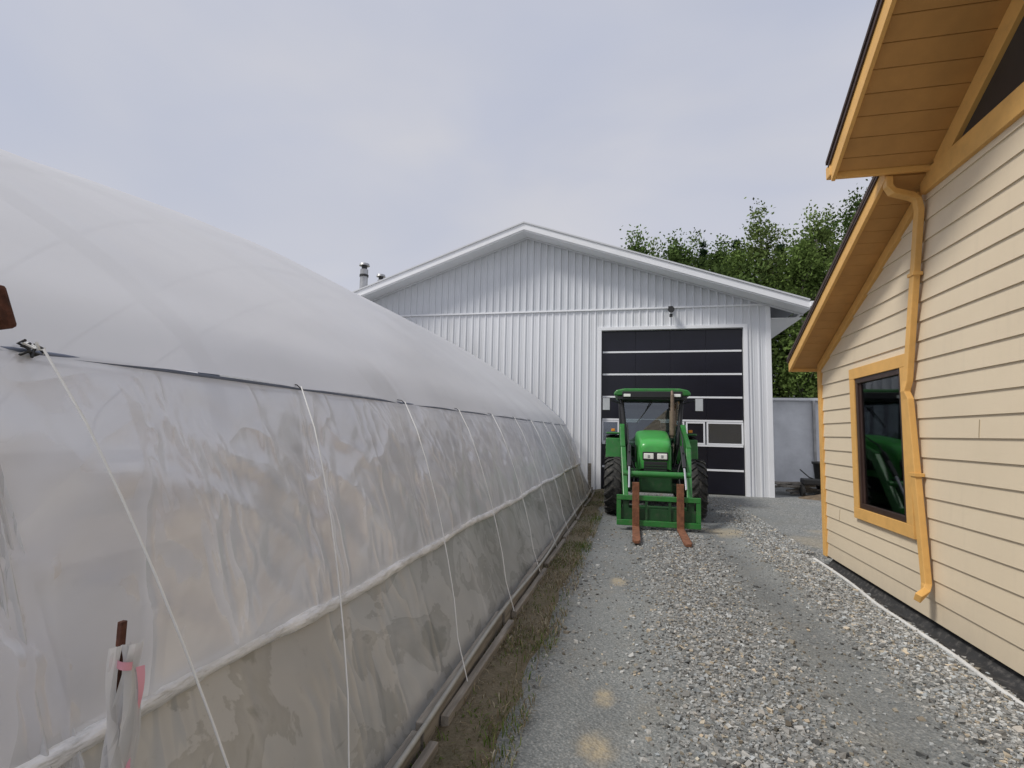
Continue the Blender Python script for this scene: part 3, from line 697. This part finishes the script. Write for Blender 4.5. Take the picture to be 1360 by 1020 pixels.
tb('headlight_panel',(-.22,9.455,1.05),(.22,9.50,1.20),m_black,.01)
for s in(-1,1):
    tb('headlight_%d'%s,(s*.115-.085,9.44,1.075),(s*.115+.085,9.46,1.175),m_lamp,.012)
    tb('headlight_bulb_%d'%s,(s*.115-.02,9.434,1.10),(s*.115+.02,9.442,1.15),m_chrome,.004)
    for k in range(6): tb('hood_vent_%d_%d'%(s,k),(s*.335-.008,9.95+k*.12,.98),(s*.335+.008,10.03+k*.12,1.30),m_black,.003)
tb('engine_block',(-.26,9.75,.6),(.26,11.1,.9),m_black,.03)
P={'fl':((-.52,11.08,1.30),(-.62,11.22,2.30)),'fr':((.52,11.08,1.30),(.62,11.22,2.30)),'bl':((-.60,12.5,1.30),(-.62,12.45,2.30)),'br':((.60,12.5,1.30),(.62,12.45,2.30)),'ml':((-.62,11.95,1.0),(-.66,11.9,2.30)),'mr':((.62,11.95,1.0),(.66,11.9,2.30))}
for k,(a,b) in P.items(): tt('cab_pillar_'+k,[a,b],.042,m_black)
tt('cab_pillar_low_l',[(-.52,11.08,1.3),(-.42,11.15,.85)],.035,m_black); tt('cab_pillar_low_r',[(.52,11.08,1.3),(.42,11.15,.85)],.035,m_black)
tt('cab_header',[(-.62,11.2,2.24),(.62,11.2,2.24)],.035,m_black); tt('rear_header',[(-.62,12.46,2.15),(.62,12.46,2.15)],.05,m_black); tt('rear_sill',[(-.6,12.5,1.38),(.6,12.5,1.38)],.05,m_black)
def tq(n,pts,mat): return mesh(n,[(TC+p[0],p[1],p[2]) for p in pts],[tuple(range(len(pts)))],mat,TR)
tq('windshield',[(-.42,11.15,.95),(.42,11.15,.95),(.52,11.09,1.3),(.61,11.21,2.30),(-.61,11.21,2.30),(-.52,11.09,1.3)],m_cabglass)
tq('rear_glass',[(-.6,12.5,1.3),(.6,12.5,1.3),(.62,12.45,2.3),(-.62,12.45,2.3)],m_cabglass)
for s in(-1,1): tq('side_glass_%d'%s,[(s*.45,11.15,.95),(s*.6,12.5,1.0),(s*.64,12.45,2.3),(s*.62,11.22,2.3)],m_cabglass)
tb('cab_floor',(-.55,11.2,.8),(.55,12.5,.9),m_black,.01)
tb('cab_rear_panel',(-.58,12.44,.85),(.58,12.5,1.32),m_black,.01)
tb('dash',(-.24,11.2,.9),(.24,11.45,1.5),m_black,.04)
tb('side_console',(.28,11.6,.9),(.5,12.3,1.35),m_black,.04)
cw=[(TC+.19*math.cos(t),11.55+.06*math.sin(t),1.62+.18*math.sin(t)) for t in np.linspace(0,6.28,24)[:-1]]
tube('steering_wheel',cw,.014,m_black,TR,cyc=True)
m_seat=M('seat_black',(.05,.05,.05),.7)
tb('seat_base',(-.24,11.9,1.1),(.24,12.3,1.24),m_seat,.04); tb('seat_back',(-.24,12.25,1.2),(.24,12.36,1.85),m_seat,.05)
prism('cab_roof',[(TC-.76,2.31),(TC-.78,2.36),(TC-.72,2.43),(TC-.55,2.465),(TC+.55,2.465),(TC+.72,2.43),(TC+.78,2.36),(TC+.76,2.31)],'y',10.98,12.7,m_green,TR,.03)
tb('roof_liner',(-.70,11.0,2.23),(.70,12.6,2.305),m_black,.01)
tb('roof_front_lamps',(-.6,10.955,2.27),(.6,10.985,2.40),m_black,.01)
m_mg=M('mirror_grey',(.5,.52,.54),.3); m_am=M('amber',(.8,.3,.02),.3)
for s in(-1,1):
    tb('work_lamp_%d'%s,(s*.5-.07,10.945,2.285),(s*.5+.07,10.96,2.345),m_lamp,.008)
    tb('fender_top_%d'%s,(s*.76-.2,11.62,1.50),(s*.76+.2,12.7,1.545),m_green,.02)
    tb('fender_front_%d'%s,(s*.76-.2,11.52,.95),(s*.76+.2,11.565,1.42),m_green,.02,Matrix.Rotation(-.15,3,'X'))
    tb('fender_inner_%d'%s,(s*.55-.02,11.5,.9),(s*.55+.02,12.8,1.5),m_green,.01)
    tt('mirror_arm_%d'%s,[(s*.62,11.2,2.15),(s*.85,11.05,2.22),(s*.93,11.02,2.2)],.011,m_black)
    tb('mirror_%d'%s,(s*.93-.085,11.0,1.99),(s*.93+.085,11.03,2.27),m_black,.012); tb('mirror_face_%d'%s,(s*.93-.072,10.992,2.005),(s*.93+.072,10.998,2.255),m_mg,.004)
    tb('marker_lamp_%d'%s,(s*.80-.04,11.4,1.56),(s*.80+.04,11.45,1.62),m_am,.01)
    tb('step_%d'%s,(s*.6-.12,11.15,.45),(s*.6+.12,11.4,.48),m_black,.005); tb('fuel_tank_%d'%s,(s*.42-.12,11.0,.5),(s*.42+.12,11.6,.85),m_black,.04)
tt('wiper',[(-.3,11.12,1.75),(.02,11.16,2.2)],.008,m_black); tt('wiper_arm',[(.0,11.16,2.25),(-.15,11.12,1.95)],.008,m_black)
tt('exhaust_pipe',[(.40,10.9,1.45),(.40,10.9,2.32)],.038,m_tan); tt('exhaust_muffler',[(.40,10.9,1.5),(.40,10.9,2.0)],.06,m_tan); tt('exhaust_tip',[(.40,10.9,2.3),(.40,10.98,2.4)],.03,m_tan)
def arm(nm,a,b,w,h,mat):
    a=Vector((TC+a[0],a[1],a[2])); b=Vector((TC+b[0],b[1],b[2])); d=(b-a); L=d.length; q=d.to_track_quat('Y','Z').to_matrix(); c=(a+b)/2
    box(nm,(c.x-w/2,c.y-L/2,c.z-h/2),(c.x+w/2,c.y+L/2,c.z+h/2),mat,TR,.012,q)
for s in(-1,1):
    prism('mast_%d'%s,[(10.75,.7),(11.05,.7),(11.0,1.65),(10.85,1.72),(10.7,1.6)],'x',TC+s*.60-.05,TC+s*.60+.05,m_green,TR,.012)
    tb('mast_mount_%d'%s,(min(s*.22,s*.6),10.75,.62),(max(s*.22,s*.6),10.95,.82),m_greend,.02)
    arm('boom_rear_%d'%s,(s*.60,10.95,1.62),(s*.56,9.45,1.22),.085,.17,m_green)
    arm('boom_front_%d'%s,(s*.56,9.52,1.26),(s*.50,8.80,.30),.085,.16,m_green)
    arm('lift_cyl_%d'%s,(s*.60,10.9,.85),(s*.58,10.15,1.15),.07,.07,m_black); arm('lift_rod_%d'%s,(s*.58,10.2,1.13),(s*.57,9.75,1.24),.035,.035,m_chrome)
    arm('tilt_cyl_%d'%s,(s*.45,9.5,1.30),(s*.45,9.1,.95),.065,.065,m_black); arm('tilt_rod_%d'%s,(s*.45,9.12,.97),(s*.45,8.80,.62),.035,.035,m_chrome)
    tt('hose_a_%d'%s,[(s*.50,10.9,1.72),(s*.48,10.2,1.60),(s*.47,9.6,1.42),(s*.45,9.3,1.2)],.012,m_dark)
    tt('hose_b_%d'%s,[(s*.44,9.4,1.1),(s*.36,9.2,.9),(s*.38,8.95,.6),(s*.42,8.8,.55)],.012,m_dark)
    arm('side_plate_%d'%s,(s*.50,8.85,.25),(s*.50,8.62,.25),.10,.40,m_greend)
tt('torque_tube',[(-.55,9.12,.83),(.55,9.12,.83)],.055,m_green)
tb('crossbar_low',(-.5,8.82,.24),(.5,8.9,.34),m_greend,.015)
cy0=8.58
tb('carriage_top',(-.645,cy0,.45),(.645,cy0+.06,.53),m_green,.008)
tb('carriage_bottom',(-.645,cy0,.05),(.645,cy0+.06,.14),m_green,.008)
tb('carriage_side_l',(-.645,cy0+.005,.14),(-.575,cy0+.055,.45),m_green,.006); tb('carriage_side_r',(.575,cy0+.005,.14),(.645,cy0+.055,.45),m_green,.006)
tb('carriage_back',(-.575,cy0+.04,.14),(.575,cy0+.05,.32),m_greend,.004)
for k,xq in enumerate((-.18,.18)): tb('carriage_rib_%d'%k,(xq-.02,cy0+.01,.14),(xq+.02,cy0+.035,.45),m_greend,.004)
for k,xq in enumerate((-.345,.335)):
    tb('fork_shank_%d'%k,(xq-.055,cy0-.05,.02),(xq+.055,cy0-.005,.74),m_rust,.006)
    prism('fork_blade_%d'%k,[(TC+xq-.055,cy0-.04),(TC+xq+.055,cy0-.04),(TC+xq+.055,cy0-1.1),(TC+xq+.03,cy0-1.2),(TC+xq-.03,cy0-1.2),(TC+xq-.055,cy0-1.1)],'z',.015,.055,m_rust,TR,.006)
    tb('fork_hook_%d'%k,(xq-.05,cy0-.02,.50),(xq+.05,cy0+.08,.56),m_rust,.006)

# ---------------------------------------------------------------- things by the barn's right side
PS=empty('plastic_tunnel',(6,19,0))
n=24; V=[]
for y in(0,1):
    for i in range(n+1):
        u=i/n; V.append((3.9+7*u,18+ (5 if y else 0),2.75+.02*math.sin(u*30)))
for i in range(n+1): V.append((3.9+7*i/n,18+.04*math.sin(i*1.7),0-.1))
F=[(i,i+1,n+2+i,n+1+i) for i in range(n)]+[(2*n+2+i,2*n+3+i,i+1,i) for i in range(n)]
mesh('cover',V,F,m_tarp,PS,True)
box('top_rail',(3.85,17.93,2.70),(10.9,17.99,2.78),m_whitetrim,PS)
for k in range(5): box('post_%d'%k,(4.0+1.6*k,17.92,-.1),(4.07+1.6*k,17.98,2.70),m_galv,PS)
WP=empty('wood_pile',(4.6,15.2,0))
for k in range(20):
    c=(4.3+random.uniform(-.3,1.2),15.3+random.uniform(-.4,.5),.05+.06*(k//4)+random.uniform(0,.03)); L=random.uniform(.5,1.0)
    box('plank_%d'%k,(c[0]-L/2,c[1]-.06,c[2]-.025),(c[0]+L/2,c[1]+.06,c[2]+.025),m_wood,WP,.003,Matrix.Rotation(random.uniform(-.6,.6),3,'Z')@Matrix.Rotation(random.uniform(-.15,.15),3,'Y'))
BB=empty('black_bin',(5.1,15.2,0))
V=[];
prof=[(.24,-.05),(.30,.62),(.33,.64),(.33,.69),(.28,.69),(.23,.1)]
n=20
for r,z in prof:
    for i in range(n): V.append((5.05+r*math.cos(6.283*i/n)*1.1,15.2+r*math.sin(6.283*i/n),z+.2))
F=[(a*n+i,a*n+(i+1)%n,(a+1)*n+(i+1)%n,(a+1)*n+i) for a in range(len(prof)-1) for i in range(n)]
mesh('bin_body',V,F,m_dark,BB,True)
box('bin_stand',(4.8,14.95,-.1),(5.4,15.45,.16),m_wood,BB,.01)
WB=empty('metal_cart',(4.6,14.9,0))
tube('cart_handle',[(4.25,14.7,.7),(4.5,14.85,.5),(4.9,15.0,.35)],.015,m_dark,WB)
box('cart_tray',(4.35,14.75,.3),(4.8,15.1,.46),m_dark,WB,.03)
for s in(-.25,.25): cyl('cart_wheel_%d'%(s>0),(14.9,.14),.16,4.6+s-.03,4.6+s+.03,'x',m_tire,WB,20)
DM=[];nn=26
for j in range(nn):
    for i in range(nn):
        u=i/(nn-1)*2-1; v=j/(nn-1)*2-1; r=math.hypot(u,v)
        DM.append((4.9+u*1.3,14.4+v*.8,-.14+.30*max(0,1-r)**.8+random.uniform(-.01,.015)))
mesh('dirt_mound',DM,[(j*nn+i,j*nn+i+1,(j+1)*nn+i+1,(j+1)*nn+i) for j in range(nn-1) for i in range(nn-1)],M('dirt',(.15,.11,.07),.95,var=.4,scale=8,bump=.8,bscale=30,bdist=.02),None,True)

# ---------------------------------------------------------------- trees
def quads(p,r,s,k=.6):
    n=len(p)
    a=r.normal(0,1,(n,3)); a/=np.linalg.norm(a,axis=1)[:,None]; b=np.cross(a,r.normal(0,1,(n,3))); b/=np.linalg.norm(b,axis=1)[:,None]
    return np.stack([p-a*s,p-b*s*k,p+a*s,p+b*s*k],1).reshape(-1,3)
def limb(V,F,pts,r0,r1,n=6):
    b=len(V)
    for i,p in enumerate(pts):
        r=r0+(r1-r0)*i/(len(pts)-1)
        for k in range(n): V.append((p[0]+r*math.cos(6.283*k/n),p[1]+r*math.sin(6.283*k/n),p[2]))
    for i in range(len(pts)-1):
        for k in range(n): F.append((b+i*n+k,b+i*n+(k+1)%n,b+(i+1)*n+(k+1)%n,b+(i+1)*n+k))
def decid(x,y,h,w=2.2,nl=9000,base=(.075,.12,.03),seed=0):
    r=np.random.default_rng(seed); T=empty('deciduous_tree',(x,y,0)); V=[];F=[]
    lean=r.normal(0,.25,2)
    tp=[(x+lean[0]*t*t,y+lean[1]*t*t,-.1+h*.93*t) for t in np.linspace(0,1,8)]
    limb(V,F,tp,.17,.02)
    cent=[]
    for k in range(52):
        t=r.uniform(.22,.97); a=r.uniform(0,6.28); prof=math.sin(math.pi*min(1,max(0,(t-.12)/.92))**.85)**.7
        rad=w*prof*r.uniform(.45,1.12)
        px=x+lean[0]*t*t; z0=h*t*.93
        e=(px+rad*math.cos(a),y+rad*math.sin(a),z0+rad*.55+r.uniform(-.2,.3))
        limb(V,F,[(px,y,z0-.1),((px+e[0])/2,(y+e[1])/2,z0+rad*.2),e],.045,.01,4)
        for q in np.linspace(.35,1.05,4): 
            cent.append((px+(e[0]-px)*q+r.normal(0,.15),y+(e[1]-y)*q+r.normal(0,.15),z0+(e[2]-z0)*q+r.normal(0,.15)))
    for q in(.2,.5,.9,1.3): cent.append((tp[-1][0]+r.normal(0,.08),tp[-1][1],h-q))
    mesh('trunk_and_limbs',V,F,m_bark,T)
    cent=np.array(cent); cv=r.uniform(.5,1.6,len(cent)); ci=r.integers(0,len(cent),nl)
    p=cent[ci]+r.normal(0,1,(nl,3))*np.array([.32,.32,.26])
    s=r.uniform(.06,.13,(nl,1))
    c=np.array(base)[None]*cv[ci][:,None]*r.uniform(.7,1.35,(nl,1))
    npmesh('foliage',quads(p,r,s),np.arange(nl*4).reshape(-1,4),m_leaf,T,col=np.repeat(c,4,0))
def spruce(x,y,h,w=1.7,seed=0,nl=9000):
    r=np.random.default_rng(seed); T=empty('spruce_tree',(x,y,0)); V=[];F=[]
    limb(V,F,[(x,y,-.1),(x,y,h*.5),(x,y,h)],.16,.01)
    P=[];
    for k in range(150):
        t=r.uniform(.1,1)**.8; z0=h*t; L=w*(1-t)**.85*r.uniform(.7,1.15)+.1; a=r.uniform(0,6.28)
        e=(x+L*math.cos(a),y+L*math.sin(a),z0-L*.25)
        limb(V,F,[(x,y,z0),e],.025,.006,3)
        n=int(nl/150); q=r.uniform(.1,1,n)[:,None]
        P.append(np.array([x,y,z0])+(np.array(e)-np.array([x,y,z0]))*q+r.normal(0,1,(n,3))*np.array([.12,.12,.08])*(1.2-q*.6))
    mesh('trunk_and_limbs',V,F,m_bark,T)
    p=np.concatenate(P); n=len(p); s=r.uniform(.07,.15,(n,1))
    c=np.array([.04,.075,.034])[None]*r.uniform(.6,1.5,(n,1))
    npmesh('foliage',quads(p,r,s,.35),np.arange(n*4).reshape(-1,4),m_leaf,T,col=np.repeat(c,4,0))
G1=(.12,.175,.050);G2=(.095,.145,.045);G3=(.145,.195,.065)
for i,(x,y,h,w,g) in enumerate([(.5,32,14.2,1.3,G2),(1.5,34,14.4,1.5,G3),(2.6,31,13.5,1.4,G2),(3.6,35,14.7,1.6,G1),(5.3,33,13.7,1.7,G2),(6.4,31,12.6,1.5,G1),(7.9,33,15.8,1.7,G3),(8.9,30,13.0,1.7,G1),(10.5,32,14.6,1.6,G3),(12.3,35,16.0,1.8,G1),(12.6,31,15.4,1.7,G2),(14.3,33,16.9,2.1,G3),(16.6,32,15.5,2.3,G1),(19,34,15,2.3,G2)]):
    decid(x,y,h,w,11000,g,i+10)
for i,(x,y,h) in enumerate([(6.5,34,13.9),(7.0,36,13.6),(4.6,34.5,14.0),(9.6,36,14.2),(11.4,36,14.4)]): spruce(x,y,h,1.7,i+50,7500)
nc=520; cx=rng.uniform(-2,26,nc); cyy=rng.uniform(29,38,nc); cz=rng.uniform(0,1,nc)*(11)
cent=np.stack([cx,cyy,cz],-1); nl=50000; ci=rng.integers(0,nc,nl)
p=cent[ci]+rng.normal(0,1,(nl,3))*np.array([.6,.6,.5]); s=rng.uniform(.10,.20,(nl,1))
cv=rng.uniform(.5,1.4,nc)
c=np.array([.09,.135,.043])[None]*cv[ci][:,None]*rng.uniform(.7,1.3,(nl,1))
npmesh('forest_undergrowth',quads(p,rng,s),np.arange(nl*4).reshape(-1,4),m_leaf,col=np.repeat(c,4,0))

# ---------------------------------------------------------------- light
EL=math.radians(50); sd=Vector((-.82,-.57,0)).normalized()
sdir=Vector((sd.x*math.cos(EL),sd.y*math.cos(EL),math.sin(EL)))
L=bpy.data.lights.new('sun','SUN'); L.energy=2.6; L.angle=math.radians(12); L.color=(1,.96,.90)
lo=bpy.data.objects.new('sun',L); COL.objects.link(lo); lo.rotation_euler=(-sdir).to_track_quat('-Z','Y').to_euler(); lo.location=(-20,-10,30)
W=bpy.data.worlds.new('World'); S.world=W; W.use_nodes=True; nt=W.node_tree; nt.nodes.clear()
out=nt.nodes.new('ShaderNodeOutputWorld'); bg=nt.nodes.new('ShaderNodeBackground'); bg.inputs[1].default_value=.1
sky=nt.nodes.new('ShaderNodeTexSky'); sky.sky_type='NISHITA'; sky.sun_disc=False; sky.sun_elevation=EL; sky.sun_rotation=math.atan2(sd.x,sd.y)%(2*math.pi)
sky.dust_density=2.5
tc=nt.nodes.new('ShaderNodeTexCoord'); mp=nt.nodes.new('ShaderNodeMapping'); mp.inputs['Scale'].default_value=(1,1,2.2); nt.links.new(tc.outputs['Generated'],mp.inputs[0])
nz=nt.nodes.new('ShaderNodeTexNoise'); nz.inputs['Scale'].default_value=1.1; nz.inputs['Detail'].default_value=4; nz.inputs['Roughness'].default_value=.45; nz.inputs['Distortion'].default_value=.3; nt.links.new(mp.outputs[0],nz.inputs['Vector'])
r=nt.nodes.new('ShaderNodeValToRGB'); r.color_ramp.elements[0].position=.3; r.color_ramp.elements[0].color=(.88,.88,.88,1); r.color_ramp.elements[1].position=.6; r.color_ramp.elements[1].color=(.98,.98,.98,1); nt.links.new(nz.outputs['Fac'],r.inputs[0])
nz2=nt.nodes.new('ShaderNodeTexNoise'); nz2.inputs['Scale'].default_value=1.7; nz2.inputs['Detail'].default_value=4; nz2.inputs['Roughness'].default_value=.45; nz2.inputs['Distortion'].default_value=.4; nt.links.new(mp.outputs[0],nz2.inputs['Vector'])
r2=nt.nodes.new('ShaderNodeValToRGB'); r2.color_ramp.elements[0].position=.30; r2.color_ramp.elements[0].color=(.50,.54,.67,1); r2.color_ramp.elements[1].position=.66; r2.color_ramp.elements[1].color=(.63,.635,.69,1); nt.links.new(nz2.outputs['Fac'],r2.inputs[0])
vm=nt.nodes.new('ShaderNodeVectorMath'); vm.operation='SCALE'; vm.inputs['Scale'].default_value=10.0; nt.links.new(r2.outputs[0],vm.inputs[0])
mx=nt.nodes.new('ShaderNodeMix'); mx.data_type='RGBA'; nt.links.new(r.outputs[0],mx.inputs[0]); nt.links.new(sky.outputs[0],mx.inputs[6]); nt.links.new(vm.outputs[0],mx.inputs[7])
nt.links.new(mx.outputs[2],bg.inputs[0]); nt.links.new(bg.outputs[0],out.inputs[0])
S.view_settings.view_transform='Standard'; S.view_settings.look='None'; S.view_settings.exposure=0

# ---------------------------------------------------------------- camera
cam=bpy.data.cameras.new('camera'); co=bpy.data.objects.new('camera',cam); COL.objects.link(co); S.camera=co
cam.sensor_width=36; cam.lens=18; cam.clip_start=.05; cam.clip_end=1500
R=Matrix.Rotation(math.radians(13.15),4,'Z')@Matrix.Rotation(math.radians(90+5.33),4,'X')@Matrix.Rotation(math.radians(1.3),4,'Z')
co.matrix_world=Matrix.Translation((0,0,1.5))@R
